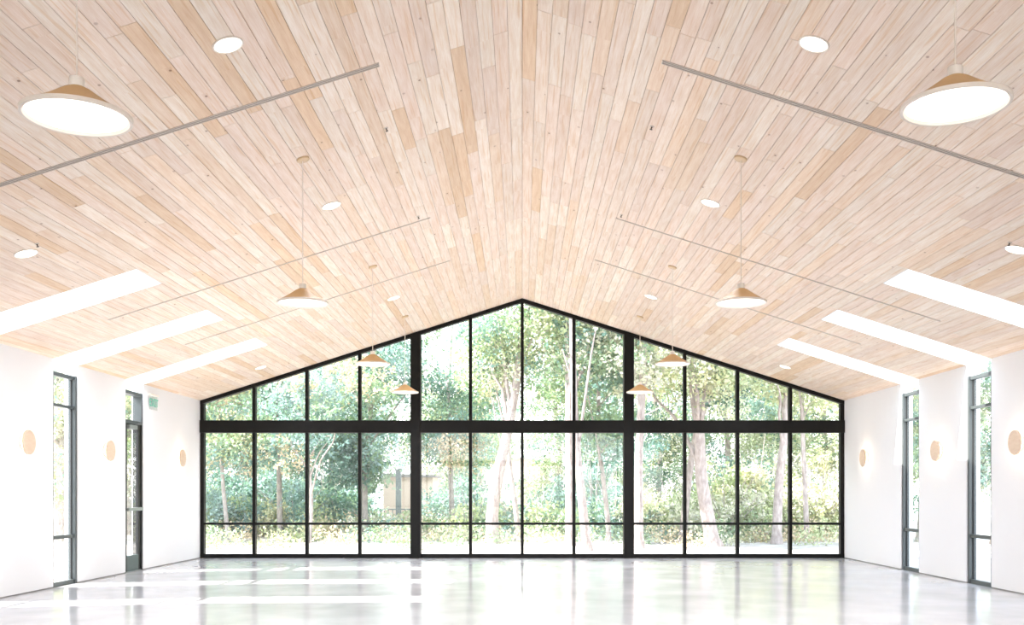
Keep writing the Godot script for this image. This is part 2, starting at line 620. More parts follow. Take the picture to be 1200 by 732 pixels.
func build_door(s: float, b: float, e: float, head: float) -> void:
	var w := struct("door_1", "narrow glazed door with black stile, push bar and a fixed light above", "door")
	var x0 := HALF + 0.015
	var x1 := HALF + 0.165
	var t := 0.045
	var lh := 2.43
	for d in [[b, b + t], [e - t, e]]:
		var st := begin()
		xbox(st, s, x0, x1, 0.0, lh + 0.004, d[0], d[1])
		put("jamb", st, M.dark, w)
		var up := begin()
		xbox(up, s, x0, x1, lh + 0.004, head, d[0], d[1])
		put("transom_jamb", up, M.grey, w)
	for y in [[lh + 0.004, lh + 0.06, "transom"], [head - 0.055, head, "head_rail"]]:
		var st := begin()
		xbox(st, s, x0 + 0.004, x1, y[0], y[1], b + t, e - t, 2)
		put(y[2], st, M.grey, w)
	pane(w, s * (HALF + 0.125), lh + 0.06, head - 0.055, b + t, e - t)
	var sill := begin()
	xbox(sill, s, x0, x1 + 0.02, 0.0, 0.012, b + t, e - t, 2)
	put("threshold", sill, M.steel, w)
	# the leaf
	var l0 := b + t + 0.004
	var l1 := e - t - 0.004
	var lx0 := HALF + 0.03
	var lx1 := HALF + 0.075
	for d in [[l0, l0 + 0.09], [l1 - 0.09, l1]]:
		var st := begin()
		xbox(st, s, lx0, lx1, 0.015, lh, d[0], d[1])
		put("stile", st, M.dark, w)
	var top := begin()
	xbox(top, s, lx0, lx1, lh - 0.09, lh, l0 + 0.09, l1 - 0.09, 2)
	put("top_rail", top, M.dark, w)
	var bot := begin()
	xbox(bot, s, lx0, lx1, 0.015, 0.27, l0 + 0.09, l1 - 0.09, 2)
	put("kick_rail", bot, M.kick, w)
	pane(w, s * (HALF + 0.053), 0.27, lh - 0.09, l0 + 0.09, l1 - 0.09)
	var pb := begin()
	xbox(pb, s, HALF - 0.03, HALF + 0.015, 1.0, 1.055, l0 + 0.03, l1 - 0.03, 2)
	var push := put("push_bar", pb, M.steel, w)
	for d in [l0 + 0.05, l1 - 0.09]:
		var br := begin()
		xbox(br, s, HALF + 0.015, lx0, 1.008, 1.047, d, d + 0.04, 2)
		put("bracket", br, M.steel, push)
	var cl := begin()
	xbox(cl, s, HALF - 0.02, lx0, lh - 0.085, lh - 0.02, l0 + 0.08, l0 + 0.40, 2)
	var closer := put("door_closer", cl, M.steel, w)
	var arm := begin()
	tube(arm, [Vector3(s * (HALF - 0.0), lh - 0.015, -(l0 + 0.3)), Vector3(s * (HALF - 0.03), lh + 0.02, -(l0 + 0.5)), Vector3(s * (HALF + 0.012), lh + 0.03, -(l1 - 0.12))], [0.012, 0.012, 0.012], 8)
	put("closer_arm", arm, M.grey, closer)

func build_roof_light(called: String, label: String, s: float, b: float, e: float) -> void:
	var w := struct(called, label, "skylight")
	# white linings of the well, on the cut faces of the roof
	for d in [[b, b + 0.012], [e - 0.012, e]]:
		var st := begin()
		roof_piece(st, s * (SKY_X + 0.012), s * EAVE, d[0], d[1], -0.001, 0.40)
		put("well_lining", st, M.white, w)
	var top := begin()
	roof_piece(top, s * SKY_X, s * (SKY_X + 0.012), b, e, -0.001, 0.40)
	put("well_lining", top, M.white, w)
	var lift := 0.41
	var ps := begin()
	var n := Vector3(-s * FALL, -1, 0).normalized()
	var q := []
	for k in [[SKY_X, b], [EAVE, b], [EAVE, e], [SKY_X, e]]:
		q.append(Vector3(s * k[0], roof_y(k[0]) + lift, -k[1]))
	quad(ps, q[0], q[1], q[2], q[3], n)
	put("pane", ps, M.glass, w)
	var vp := begin()                                        # upright pane over the window head
	var x := s * (EAVE - 0.002)
	quad(vp, Vector3(x, 2.97, -b), Vector3(x, 2.97, -e), Vector3(x, roof_y(EAVE) + lift, -e), Vector3(x, roof_y(EAVE) + lift, -b), Vector3(-s, 0, 0))
	put("pane", vp, M.glass, w)

# ------------------------------------------------------------------ the glazed gable
func build_end_walls() -> void:
	gable("window_1", "black framed glass gable wall of twelve bays looking out on the wood", FAR, -1.0)
	gable("window_20", "black framed glass gable wall behind the camera", -BACK, 1.0)

func gable(called: String, label: String, dist: float, s: float) -> void:
	var w := struct(called, label, "window")
	w.position = Vector3(0, 0, s * dist)
	if s > 0:
		w.rotation.y = PI
	var xs := [-6.4, -5.335, -4.285, -3.235, -2.115, -1.03, 0.0, 1.03, 2.115, 3.235, 4.285, 5.335, 6.4]
	var hw := 0.031
	var z0 := -0.07
	var z1 := 0.07
	var by0 := 2.49
	var by1 := 2.735
	# sloping head members that follow the ceiling
	for k in [-1.0, 1.0]:
		var st := begin()
		prism(st, PackedVector2Array([Vector2(0, APEX + 0.03), Vector2(k * HALF, roof_y(HALF) + 0.03), Vector2(k * HALF, roof_y(HALF) - 0.075), Vector2(0, APEX - 0.075)]), Transform3D(Basis(), Vector3(0, 0, z0)), z1 - z0)
		put("sloping_head", st, M.black, w)
	# tall posts, thin mullions
	for i in xs.size():
		var x: float = xs[i]
		var post := i == 4 or i == 8
		if post:
			var st := begin()
			bar(st, Vector3(x - 0.1, 0, -0.11), Vector3(x + 0.1, roof_y(x) - 0.05, 0.13))
			put("post", st, M.black, w)
			continue
		var a := x - hw
		var b := x + hw
		if i == 0:
			a = x
			b = x + 0.075
		elif i == 12:
			a = x - 0.075
			b = x
		for y in [[0.08, by0], [by1, roof_y(maxf(absf(a), absf(b))) - 0.06]]:
			var st := begin()
			bar(st, Vector3(a, y[0], z0 + 0.004), Vector3(b, y[1], z1 - 0.004))
			put("mullion", st, M.black, w)
	# between the posts: the deep beam, the low rail and the sill, one length per bay group
	for g in [[-6.4, -2.215], [-2.015, 2.015], [2.215, 6.4]]:
		var st := begin()
		bar(st, Vector3(g[0], by0, -0.1), Vector3(g[1], by1, 0.1), 0)
		put("beam", st, M.black, w)
		var sl := begin()
		bar(sl, Vector3(g[0], 0, z0), Vector3(g[1], 0.08, z1), 0)
		put("sill_rail", sl, M.black, w)
	for i in 12:
		var a: float = xs[i] + (0.1 if i == 4 or i == 8 else 0.075 if i == 0 else hw)
		var b: float = xs[i + 1] - (0.1 if i == 3 or i == 7 else 0.075 if i == 11 else hw)
		var r := begin()
		bar(r, Vector3(a, 0.66, z0 + 0.01), Vector3(b, 0.705, z1 - 0.01), 0)
		put("low_rail", r, M.black, w)
		for y in [[0.08, 0.66], [0.705, by0]]:
			var st := begin()
			quad(st, Vector3(a, y[0], 0), Vector3(b, y[0], 0), Vector3(b, y[1], 0), Vector3(a, y[1], 0), Vector3(0, 0, 1))
			put("pane", st, M.glass, w)
		var st2 := begin()
		quad(st2, Vector3(a, by1, 0), Vector3(b, by1, 0), Vector3(b, roof_y(b) - 0.07, 0), Vector3(a, roof_y(a) - 0.07, 0), Vector3(0, 0, 1))
		put("pane", st2, M.glass, w)

# ------------------------------------------------------------------ on the ceiling
# a frame whose y axis stands square to the slope, looking down into the room along -y; x runs down the slope
func on_slope(x: float, d: float) -> Transform3D:
	var s := signf(x)
	var up := Vector3(s * FALL, 1, 0).normalized()
	var along := Vector3(s, -FALL, 0).normalized()
	return Transform3D(Basis(along, up, along.cross(up)), Vector3(x, roof_y(x), -d))

func build_ceiling_fittings() -> void:
	# round flush downlights
	var places := [[-2.1, 7.0, "round flush downlight above the first slot in the left slope"], [2.08, 7.0, "round flush downlight above the first slot in the right slope"], [-4.83, 9.55, "round flush downlight by the left picture edge, above the largest roof light"], [4.77, 9.47, "round flush downlight by the right picture edge, above the largest roof light"], [-2.12, 10.9, "round flush downlight beside the cord of the middle pendant, left slope"], [2.08, 10.85, "round flush downlight beside the cord of the middle pendant, right slope"], [-2.11, 16.1, "small round flush downlight above the far pendants, left slope"], [2.1, 16.0, "small round flush downlight above the far pendants, right slope"], [-4.85, 18.2, "tiny round flush downlight beyond the smallest roof light, left slope"], [4.85, 18.1, "tiny round flush downlight beyond the smallest roof light, right slope"]]
	for p in places:
		var o := thing("downlight", p[2], "ceiling light", Vector3.ZERO, "flush downlights in the boarded ceiling")
		o.transform = on_slope(p[0], p[1])
		var ring := begin()
		lathe(ring, [Vector2(0.097, 0.0), Vector2(0.112, 0.0), Vector2(0.112, -0.005), Vector2(0.107, -0.008), Vector2(0.098, -0.006), Vector2(0.097, 0.0)])
		put("trim_ring", ring, M.lip, o)
		var face := begin()
		lathe(face, [Vector2(0.0, -0.004), Vector2(0.0975, -0.004), Vector2(0.0975, 0.0)])
		put("light_panel", face, M.lamp, o)
		var l := SpotLight3D.new()
		l.name = "light"
		l.position = Vector3(0, -0.03, 0)
		l.rotation.x = -PI / 2
		l.light_color = Color(0.98, 0.98, 1.0)
		l.light_energy = 2.6
		l.light_size = 0.09
		l.spot_angle = 65.0
		l.spot_angle_attenuation = 1.0
		l.spot_range = 40.0
		l.spot_attenuation = 2.0
		l.shadow_enabled = true
		o.add_child(l)
	# long slots that run down the slope
	var slots := [[-1, 8.0, 1.17, 5.25, "longest grey linear ceiling slot crossing the left slope"], [1, 7.97, 1.14, 5.25, "longest grey linear ceiling slot crossing the right slope"], [-1, 12.45, 1.17, 5.25, "thin grey linear ceiling slot behind the middle pendant, left slope"], [1, 12.45, 1.19, 5.3, "thin grey linear ceiling slot behind the middle pendant, right slope"], [-1, 14.85, 1.1, 5.1, "faint farthest linear ceiling slot, left slope"], [1, 14.8, 1.1, 5.1, "faint farthest linear ceiling slot, right slope"]]
	for p in slots:
		var o := thing("slot_diffuser", p[4], "air slot", Vector3.ZERO, "linear slots in the ceiling")
		o.transform = on_slope(p[0] * p[2], p[1])
		var l: float = (p[3] - p[2]) * sqrt(1.0 + FALL * FALL)
		var y := -0.006
		var k := 1.0 if p[1] < 10.0 else 0.36
		for z in [-0.028, 0.0, 0.028]:
			var st := begin()
			bar(st, Vector3(0, y, k * (z - 0.005)), Vector3(l, 0.0, k * (z + 0.005)), 0, 0.001)
			put("rail", st, M.slot, o)
		for z in [-0.023, 0.005]:
			var st := begin()
			box(st, Vector3(0, -0.0015, k * z), Vector3(l, 0.0, k * (z + 0.018)))
			put("slot", st, M.slot_dark, o)
		for x in [0.0, l]:
			var st := begin()
			bar(st, Vector3(x - 0.004, y, -0.033 * k), Vector3(x + 0.004, 0.0, 0.033 * k), 2, 0.001)
			put("end_cap", st, M.slot, o)
	# sprinkler heads
	var heads := [[-1.29, 9.29, "small dark sprinkler head above the middle pendant, left of the ridge"], [1.23, 9.3, "small dark sprinkler head above the middle pendant, right of the ridge"], [-4.65, 9.4, "small dark sprinkler head beside the left edge downlight"], [4.65, 9.36, "small dark sprinkler head beside the right edge downlight"], [1.24, 12.25, "tiny dark sprinkler head at the inner end of the second right slot"], [-1.3, 12.25, "tiny dark sprinkler head at the inner end of the second left slot"]]
	for p in heads:
		var o := thing("sprinkler_head", p[2], "sprinkler", Vector3.ZERO, "sprinkler heads in the ceiling")
		o.transform = on_slope(p[0], p[1]).scaled_local(Vector3.ONE * 0.7)
		var st := begin()
		lathe(st, [Vector2(0.0, 0.0), Vector2(0.03, 0.0), Vector2(0.03, -0.003), Vector2(0.02, -0.008), Vector2(0.012, -0.01), Vector2(0.0, -0.01)], Transform3D(), 20)
		put("escutcheon", st, M.slot, o)
		var hd := begin()
		lathe(hd, [Vector2(0.0, -0.008), Vector2(0.01, -0.01), Vector2(0.007, -0.028), Vector2(0.007, -0.04), Vector2(0.019, -0.042), Vector2(0.019, -0.046), Vector2(0.0, -0.046)], Transform3D(), 16)
		put("head", hd, M.bulb_red, o)

func make_pendant() -> Node3D:
	var o := Node3D.new()
	var r := 0.243
	# outer shell: a shallow cone with a slight hollow curve, then back along its lining
	var prof := [Vector2(0.036, 0.128)]
	for i in range(1, 11):
		var t := i / 10.0
		prof.append(Vector2(lerpf(0.045, r, t), 0.126 * pow(1.0 - t, 1.18) + 0.002))
	var sh := begin()
	lathe(sh, prof + [Vector2(r, -0.006)], Transform3D(), 56)
	lathe(sh, [Vector2(r - 0.02, 0.0), Vector2(0.05, 0.09), Vector2(0.0, 0.1)], Transform3D(), 56)
	put("shade", sh, M.shade, o)
	var lip := begin()
	lathe(lip, [Vector2(r + 0.001, 0.002), Vector2(r + 0.001, -0.014), Vector2(r - 0.004, -0.018), Vector2(r - 0.014, -0.016), Vector2(r - 0.024, 0.004)], Transform3D(), 56)
	put("rim", lip, M.lip, o)
	var df := begin()
	lathe(df, [Vector2(0.0, -0.003), Vector2(r - 0.023, -0.003)], Transform3D(), 56)
	put("diffuser", df, M.lamp, o)
	var cap := begin()
	lathe(cap, [Vector2(0.034, 0.122), Vector2(0.034, 0.168), Vector2(0.031, 0.173), Vector2(0.008, 0.176), Vector2(0.0, 0.182)], Transform3D(), 28)
	put("cap", cap, M.cap, o)
	return o

func build_pendants() -> void:
	var places := [[-2.065, 4.55, "large tan cone pendant lamp nearest the camera, hanging over the left half"], [2.03, 4.6, "large tan cone pendant lamp nearest the camera, hanging over the right half"], [-2.1, 9.39, "tan cone pendant on a full-length cord from its canopy, left of the ridge"], [2.09, 9.38, "tan cone pendant on a full-length cord from its canopy, right of the ridge"], [-2.11, 13.85, "tan cone pendant hanging across the sloping head of the glass gable, left"], [2.12, 13.85, "tan cone pendant hanging across the sloping head of the glass gable, right"], [-2.12, 17.75, "smallest tan cone pendant hanging just beside the left black post"], [2.13, 17.75, "smallest tan cone pendant hanging in front of the right black post"]]
	var proto := make_pendant()
	for i in places.size():
		var p: Array = places[i]
		var o: Node3D = proto if i == 0 else proto.duplicate()
		o.name = numbered("pendant_lamp")
		add_child(o, true)
		o.position = Vector3(p[0], 3.05 if i == 0 else 3.122, -p[1])
		tag(o, p[2], "pendant lamp", "cone pendant lamps")
	for o in get_children():
		if not o.name.begins_with("pendant_lamp"):
			continue
		var top: float = roof_y(o.position.x) - o.position.y
		var cd := begin()
		tube(cd, [Vector3(0, 0.175, 0), Vector3(0, top * 0.5, 0), Vector3(0, top - 0.012, 0)], [0.004, 0.004, 0.004], 8)
		put("cord", cd, M.cord, o)
		var cn := begin()
		var t := on_slope(o.position.x, 0.0)
		t.origin = Vector3(0, top, 0)
		lathe(cn, [Vector2(0.062, 0.001), Vector2(0.062, -0.016), Vector2(0.055, -0.022), Vector2(0.0, -0.024)], t, 28)
		put("canopy", cn, M.canopy, o)
		var l := SpotLight3D.new()
		l.name = "light"
		l.position = Vector3(0, -0.03, 0)
		l.rotation.x = -PI / 2
		l.light_color = Color(0.98, 0.98, 1.0)
		l.light_energy = 4.0
		l.light_size = 0.2
		l.spot_angle = 80.0
		l.spot_angle_attenuation = 1.0
		l.spot_range = 40.0
		l.spot_attenuation = 2.0
		l.shadow_enabled = true
		o.add_child(l)

func build_sconces() -> void:
	var places := [[-1.0, 12.6, "round wooden wall disc light before the second side window, wall with the door"], [-1.0, 15.1, "round wooden wall disc light between the side window and the glazed door"], [-1.0, 18.3, "round wooden wall disc light between the glazed door and the glass gable"], [1.0, 18.25, "round wooden wall disc light between the glass gable and the nearest right window"], [1.0, 15.05, "round wooden wall disc light between the two right side windows"], [1.0, 12.62, "round wooden wall disc light at the right picture edge"]]
	for p in places:
		var s: float = p[0]
		var o := thing("wall_light", p[2], "wall light", Vector3(s * HALF, 1.945, -p[1]), "round wooden wall lights")
		# local y of the lathes points out of the wall
		var t := Transform3D(Basis(Vector3(0, 1, 0), Vector3(-s, 0, 0), Vector3(0, 1, 0).cross(Vector3(-s, 0, 0))), Vector3.ZERO)
		var bp := begin()
		lathe(bp, [Vector2(0.10, 0.0), Vector2(0.10, 0.012), Vector2(0.0, 0.013)], t, 32)
		put("back_plate", bp, M.white, o)
		var g := begin()
		lathe(g, [Vector2(0.0, 0.014), Vector2(0.085, 0.014), Vector2(0.085, 0.05), Vector2(0.0, 0.05)], t, 32)
		put("glow_ring", g, M.halo, o)
		var d := begin()
		lathe(d, [Vector2(0.0, 0.052), Vector2(0.152, 0.052), Vector2(0.16, 0.057), Vector2(0.16, 0.074), Vector2(0.154, 0.08), Vector2(0.0, 0.082)], t, 48)
		put("disc", d, M.disc, o)
		var l := OmniLight3D.new()
		l.name = "light"
		l.position = t * Vector3(0, 0.032, 0)
		l.light_color = Color(1.0, 0.9, 0.78)
		l.light_energy = 0.16
		l.light_size = 0.015
		l.omni_range = 30.0
		l.omni_attenuation = 2.0
		l.shadow_enabled = true
		o.add_child(l)

func build_exit_sign() -> void:
	var o := thing("exit_sign", "small clear exit sign with green letters high on the white wall beside the glazed door", "exit sign", Vector3(-HALF, 2.85, -16.98))
	var pn := begin()
	bar(pn, Vector3(0.012, -0.12, -0.18), Vector3(0.02, 0.12, 0.18), 2, 0.002)
	put("panel", pn, M.clear, o)
	var hs := begin()
	bar(hs, Vector3(0.0, 0.115, -0.18), Vector3(0.045, 0.15, 0.18), 2, 0.004)
	put("housing", hs, M.cap, o)
	var tm := TextMesh.new()
	var f := SystemFont.new()
	f.font_names = PackedStringArray(["Droid Sans"])
	f.font_weight = 700
	tm.font = f
	tm.text = "EXIT"
	tm.font_size = 64
	tm.pixel_size = 0.0030
	tm.depth = 0.004
	var text := put_mesh("lettering", tm, M.green, o)
	text.position = Vector3(0.026, 0.0, 0)
	text.rotation.y = PI / 2

# ------------------------------------------------------------------ outdoors
var sprigs := []

func make_sprigs() -> void:
	for v in 3:
		var st := begin()
		var r := RandomNumberGenerator.new()
		r.seed = 100 + v
		for i in 7:
			var at := Vector3(r.randf_range(-1, 1), r.randf_range(-0.8, 0.8), r.randf_range(-1, 1)) * 0.13
			var d := (at + Vector3(r.randf_range(-1, 1), r.randf_range(-1, 0.7), r.randf_range(-1, 1)) * 0.12).normalized()
			var side := d.cross(Vector3(r.randf_range(-1, 1), r.randf_range(0.2, 1), r.randf_range(-1, 1))).normalized()
			var n := side.cross(d).normalized()
			var l := r.randf_range(0.11, 0.17)
			var w := l * r.randf_range(0.24, 0.34)
			var a := at
			var m := at + d * l * 0.45 - n * l * 0.06
			var e := at + d * l - n * l * 0.02
			tri(st, a, m + side * w, m, n)
			tri(st, a, m, m - side * w, n)
			tri(st, m, m + side * w, e, n)
			tri(st, m, e, m - side * w, n)
		sprigs.append(st.commit())

# leaves of one plant: clumps inside ellipsoids [centre, radii, sprigs]
func foliage(parent: Node3D, blobs: Array, tones: Array, scale_ := 1.0, tight := 0.34, called := "foliage") -> void:
	var places := []
	var colors := []
	for b in blobs:
		var centre: Vector3 = b[0]
		var rad: Vector3 = b[1]
		var count := int(b[2] * 1.8)
		var clumps := maxi(4, int(count / 40.0))
		for c in clumps:
			var dir := Vector3(rng.randfn(), rng.randfn(), rng.randfn()).normalized()
			var at := centre + dir * pow(rng.randf(), 0.45) * rad
			var tone: Vector3 = tones[rng.randi() % tones.size()]
			for k in int(count / clumps):
				var p := at + Vector3(rng.randfn(), rng.randfn() * 0.7, rng.randfn()) * tight
				p.y = maxf(p.y, 0.05)
				var sc := scale_ * rng.randf_range(0.75, 1.35)
				var q := Basis.from_euler(Vector3(rng.randf() * TAU, rng.randf() * TAU, rng.randf() * TAU)).scaled(Vector3.ONE * sc)
				places.append(Transform3D(q, p))
				var j := rng.randf_range(0.62, 1.25)
				colors.append(Color(tone.x * j, tone.y * j, tone.z * j))
	var mm := MultiMesh.new()
	mm.transform_format = MultiMesh.TRANSFORM_3D
	mm.use_colors = true
	mm.mesh = sprigs[rng.randi() % sprigs.size()]
	mm.instance_count = places.size()
	for i in places.size():
		mm.set_instance_transform(i, places[i])
		mm.set_instance_color(i, colors[i])
	var o := MultiMeshInstance3D.new()
	o.name = called
	o.multimesh = mm
	o.material_override = M.leaf
	o.set_meta("kind", "stuff")
	parent.add_child(o, true)

# trunk: points given as picture column and height at the tree's depth; r0, r1 radii
func tree(label: String, d: float, line: Array, r0: float, r1: float, bark: String, blobs: Array, tones: Array, group := "trees beyond the glass gable", branches := 5) -> void:
	var base := spot(line[0][0], 577.0, d)
	base.y = -0.08
	var t := thing("tree", label, "tree", base, group)
	var pts := []
	var rad := []
	for i in line.size():
		var p := spot(line[i][0], 577.0, d)
		pts.append(Vector3(p.x - base.x, line[i][1], rng.randf_range(-0.1, 0.1) if i else 0.0))
	pts = curve(pts, 14)
	for i in pts.size():
		rad.append(lerpf(r0, r1, pow(float(i) / (pts.size() - 1), 0.8)) * (1.35 if i == 0 else 1.0))
	var st := begin()
	tube(st, pts, rad, 10)
	put("trunk", st, M[bark], t)
	var bl := []
	for b in blobs:
		var c := spot(b[0], 577.0, d)
		bl.append([Vector3(c.x - base.x, b[1], b[3] if b.size() > 5 else 0.0), Vector3(b[2], b[4] if b.size() > 5 else b[3], b[2]), b[b.size() - 1]])
	if branches:
		for k in branches:
			var br := begin()
			var i := rng.randi_range(int(pts.size() * 0.35), pts.size() - 2)
			var target: Array = bl[rng.randi() % bl.size()]
			var end: Vector3 = target[0] + Vector3(rng.randfn(), rng.randfn() * 0.6, rng.randfn()) * target[1] * 0.6
			var a: Vector3 = pts[i]
			var reach := end - a
			if reach.length() > 3.2:
				reach = reach.normalized() * 3.2
			if reach.y < 0.1:
				reach.y = absf(reach.y) * 0.4 + 0.3
			var c := curve([a, a + reach * 0.4 + Vector3(0, 0.12, 0), a + reach * 0.75 + Vector3(rng.randfn(), rng.randfn(), rng.randfn()) * 0.12, a + reach], 8)
			var rr := []
			for m in c.size():
				rr.append(lerpf(minf(rad[i] * 0.45, 0.07), 0.012, float(m) / (c.size() - 1)))
			tube(br, c, rr, 6)
			put("branch", br, M[bark], t)
	foliage(t, bl, tones, 0.68)

func curve(p: Array, n: int) -> Array:
	var out := []
	for i in n + 1:
		var u := float(i) / n * (p.size() - 1)
		var k := mini(int(u), p.size() - 2)
		var f := u - k
		var a: Vector3 = p[maxi(k - 1, 0)]
		var d: Vector3 = p[mini(k + 2, p.size() - 1)]
		out.append((p[k] as Vector3).cubic_interpolate(p[k + 1], a, d, f))
	return out

func shrub(label: String, px: float, d: float, wide: float, high: float, count: int, tones: Array, scale_ := 1.0) -> void:
	var base := spot(px, 577.0, d)
	base.y = -0.08
	var o := thing("shrub", label, "shrub", base, "undergrowth at the edge of the wood")
	for k in 11:
		var st := begin()
		var e := Vector3(rng.randf_range(-wide, wide) * 0.8, high * rng.randf_range(0.7, 1.9), rng.randf_range(-0.5, 0.5))
		tube(st, curve([Vector3(e.x * 0.15, 0, 0), Vector3(e.x * 0.4, e.y * 0.5, e.z * 0.3), e], 6), [0.022, 0.02, 0.018, 0.015, 0.012, 0.01, 0.007], 5)
		put("stem", st, M.bark_pale, o)
	foliage(o, [[Vector3(0, high * 0.45, 0), Vector3(wide, high * 0.5, wide * 0.6), count]], tones, scale_, 0.25)

func build_outdoors() -> void:
	make_sprigs()
	var green := Vector3(0.275, 0.378, 0.249)
	var deep := Vector3(0.120, 0.224, 0.189)
	var teal := Vector3(0.241, 0.378, 0.353)
	var blue := Vector3(0.318, 0.430, 0.447)
	var lime := Vector3(0.447, 0.490, 0.310)
	var yellow := Vector3(0.602, 0.568, 0.378)
	var cream := Vector3(0.671, 0.645, 0.559)
	var peach := Vector3(0.688, 0.533, 0.404)
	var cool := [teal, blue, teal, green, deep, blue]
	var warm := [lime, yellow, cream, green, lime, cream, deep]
	var mixed := [green, teal, lime, yellow, green, cream, deep]
	# trunks that show in front: [column, height] pairs, then blobs [column, height, width, height, sprigs]
	tree("thick pale leaning tree trunk in the sixth bay of the glass gable", 26.0, [[578, 0], [577, 0.9], [586, 2.1], [594, 2.9], [606, 4.4], [618, 6.5], [622, 9.0]], 0.19, 0.08, "bark_pale", [[590, 5.6, 1.2, 1.2, 500], [625, 6.3, 1.5, 1.5, 600]], [green, lime, teal, cream])
	tree("thin pale stem leaning away just beside the thick leaning trunk", 27.5, [[609, 0], [604, 1.0], [597, 2.2], [592, 3.6], [588, 5.2]], 0.09, 0.04, "bark_pale", [[585, 5.0, 1.4, 1.0, 420]], [lime, green, yellow], "trees beyond the glass gable", 3)
	tree("tall straight pale tree trunk beside the seventh-bay mullion, reaching past the beam", 25.0, [[668, 0], [668, 2.5], [667, 5.0], [664, 9.0]], 0.125, 0.1, "bark_pale", [[650, 8.0, 2.2, 1.5, 900], [690, 5.2, 1.3, 1.1, 500]], mixed)
	tree("slightly leaning grey trunk standing just right of the tall straight one", 23.0, [[688, 0], [682, 1.2], [677, 2.3], [672, 4.0], [668, 7.0]], 0.12, 0.06, "bark_pale", [[670, 7.2, 1.6, 1.1, 500]], mixed, "trees beyond the glass gable", 3)
	tree("slim cream wavering trunk in the eighth bay, left of the right black post", 28.0, [[713, 0], [712, 0.6], [706, 1.9], [700, 3.0], [702, 4.6], [696, 7.0]], 0.085, 0.04, "bark_pale", [[704, 5.5, 1.7, 1.5, 800], [712, 3.2, 1.0, 0.9, 260]], [green, teal, lime, green])
	tree("stout pale trunk rising along the right edge of the right black post", 24.0, [[749, 0], [749, 2.0], [752, 4.0], [756, 7.0]], 0.12, 0.08, "bark_pale", [[775, 4.8, 1.6, 1.2, 480], [750, 7.3, 1.8, 1.1, 500]], warm)
	tree("thick pale forked trunk with a broad foot in the tenth bay", 25.0, [[836, 0], [829, 0.8], [822, 1.9], [819, 2.9], [812, 4.2], [806, 6.5]], 0.21, 0.09, "bark_pale", [[820, 6.6, 2.0, 1.2, 700], [850, 4.3, 1.3, 1.0, 360]], warm)
	tree("pale leaning trunk in the tenth bay crossing behind the forked trunk", 27.0, [[800, 0], [806, 1.6], [816, 3.0], [832, 4.6], [846, 7.0]], 0.12, 0.06, "bark_pale", [[846, 7.0, 1.7, 1.2, 520]], warm, "trees beyond the glass gable", 3)
	tree("straight pale trunk leaning slightly right in the eleventh bay", 26.0, [[910, 0], [913, 1.5], [919, 3.0], [926, 5.0], [932, 7.5]], 0.14, 0.08, "bark_pale", [[905, 6.5, 2.0, 1.3, 620], [935, 4.6, 1.2, 1.0, 360]], warm)
	tree("slender whitish trunk in the last bay near the white wall", 27.0, [[946, 0], [944, 1.5], [940, 3.0], [938, 6.0]], 0.085, 0.05, "bark_pale", [[950, 5.6, 1.8, 1.6, 800]], [lime, cream, yellow, lime])
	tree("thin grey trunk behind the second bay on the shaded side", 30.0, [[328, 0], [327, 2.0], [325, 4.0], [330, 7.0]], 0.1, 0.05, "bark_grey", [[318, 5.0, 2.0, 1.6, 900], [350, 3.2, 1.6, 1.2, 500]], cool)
	tree("pale forked sapling low in the third bay, twigs showing", 27.0, [[362, 0], [364, 1.2], [360, 2.4], [352, 4.0]], 0.07, 0.03, "bark_pale", [[372, 4.2, 1.8, 1.1, 560], [350, 2.9, 1.0, 0.7, 220]], [blue, teal, peach, green])
	tree("small tree with yellow and peach leaves in the first bay", 28.0, [[268, 0], [262, 1.6], [256, 3.4], [250, 5.0]], 0.075, 0.03, "bark_grey", [[268, 2.9, 1.1, 0.8, 420], [262, 4.6, 1.5, 0.9, 500]], [yellow, lime, peach, teal, green])
	tree("bushy dark green tree in the fourth bay before the small pale shed", 30.0, [[428, 0], [427, 2.0], [436, 4.5], [442, 7.0]], 0.12, 0.05, "bark_grey", [[420, 2.4, 0.8, 1.2, 420], [446, 5.2, 1.9, 1.6, 900]], [teal, deep, green, blue])
	tree("green tree with peach tinted leaves in the fifth bay", 31.0, [[531, 0], [528, 2.0], [526, 4.5], [530, 7.0]], 0.1, 0.05, "bark_grey", [[520, 3.1, 1.2, 0.8, 520], [534, 4.5, 1.5, 0.8, 480]], [green, teal, yellow, peach, deep])
	# the wood behind
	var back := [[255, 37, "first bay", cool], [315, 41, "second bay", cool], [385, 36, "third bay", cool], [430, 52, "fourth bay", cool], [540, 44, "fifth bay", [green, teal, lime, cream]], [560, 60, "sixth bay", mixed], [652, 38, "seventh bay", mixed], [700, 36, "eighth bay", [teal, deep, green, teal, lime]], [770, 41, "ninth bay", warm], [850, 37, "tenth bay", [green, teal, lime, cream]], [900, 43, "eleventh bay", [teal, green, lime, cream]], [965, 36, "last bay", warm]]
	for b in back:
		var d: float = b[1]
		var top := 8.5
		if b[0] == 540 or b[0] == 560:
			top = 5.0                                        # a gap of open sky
		tree("leafy background tree filling the %s of the glass gable" % b[2], d, [[b[0], 0], [b[0] + 3, 3.0], [b[0] - 4, 6.0], [b[0], top]], 0.14, 0.05, "bark_pale", [[b[0] - 12, 1.6, 1.7, 1.5, 650], [b[0] + 14, 3.6, 2.1, 1.6, 800], [b[0] - 6, 5.6 if top > 6.0 else 4.4, 2.2, 1.6, 760], [b[0] + 4, top, 2.2, 1.4, 560]], b[3], "leafy trees at the back of the wood", 9)
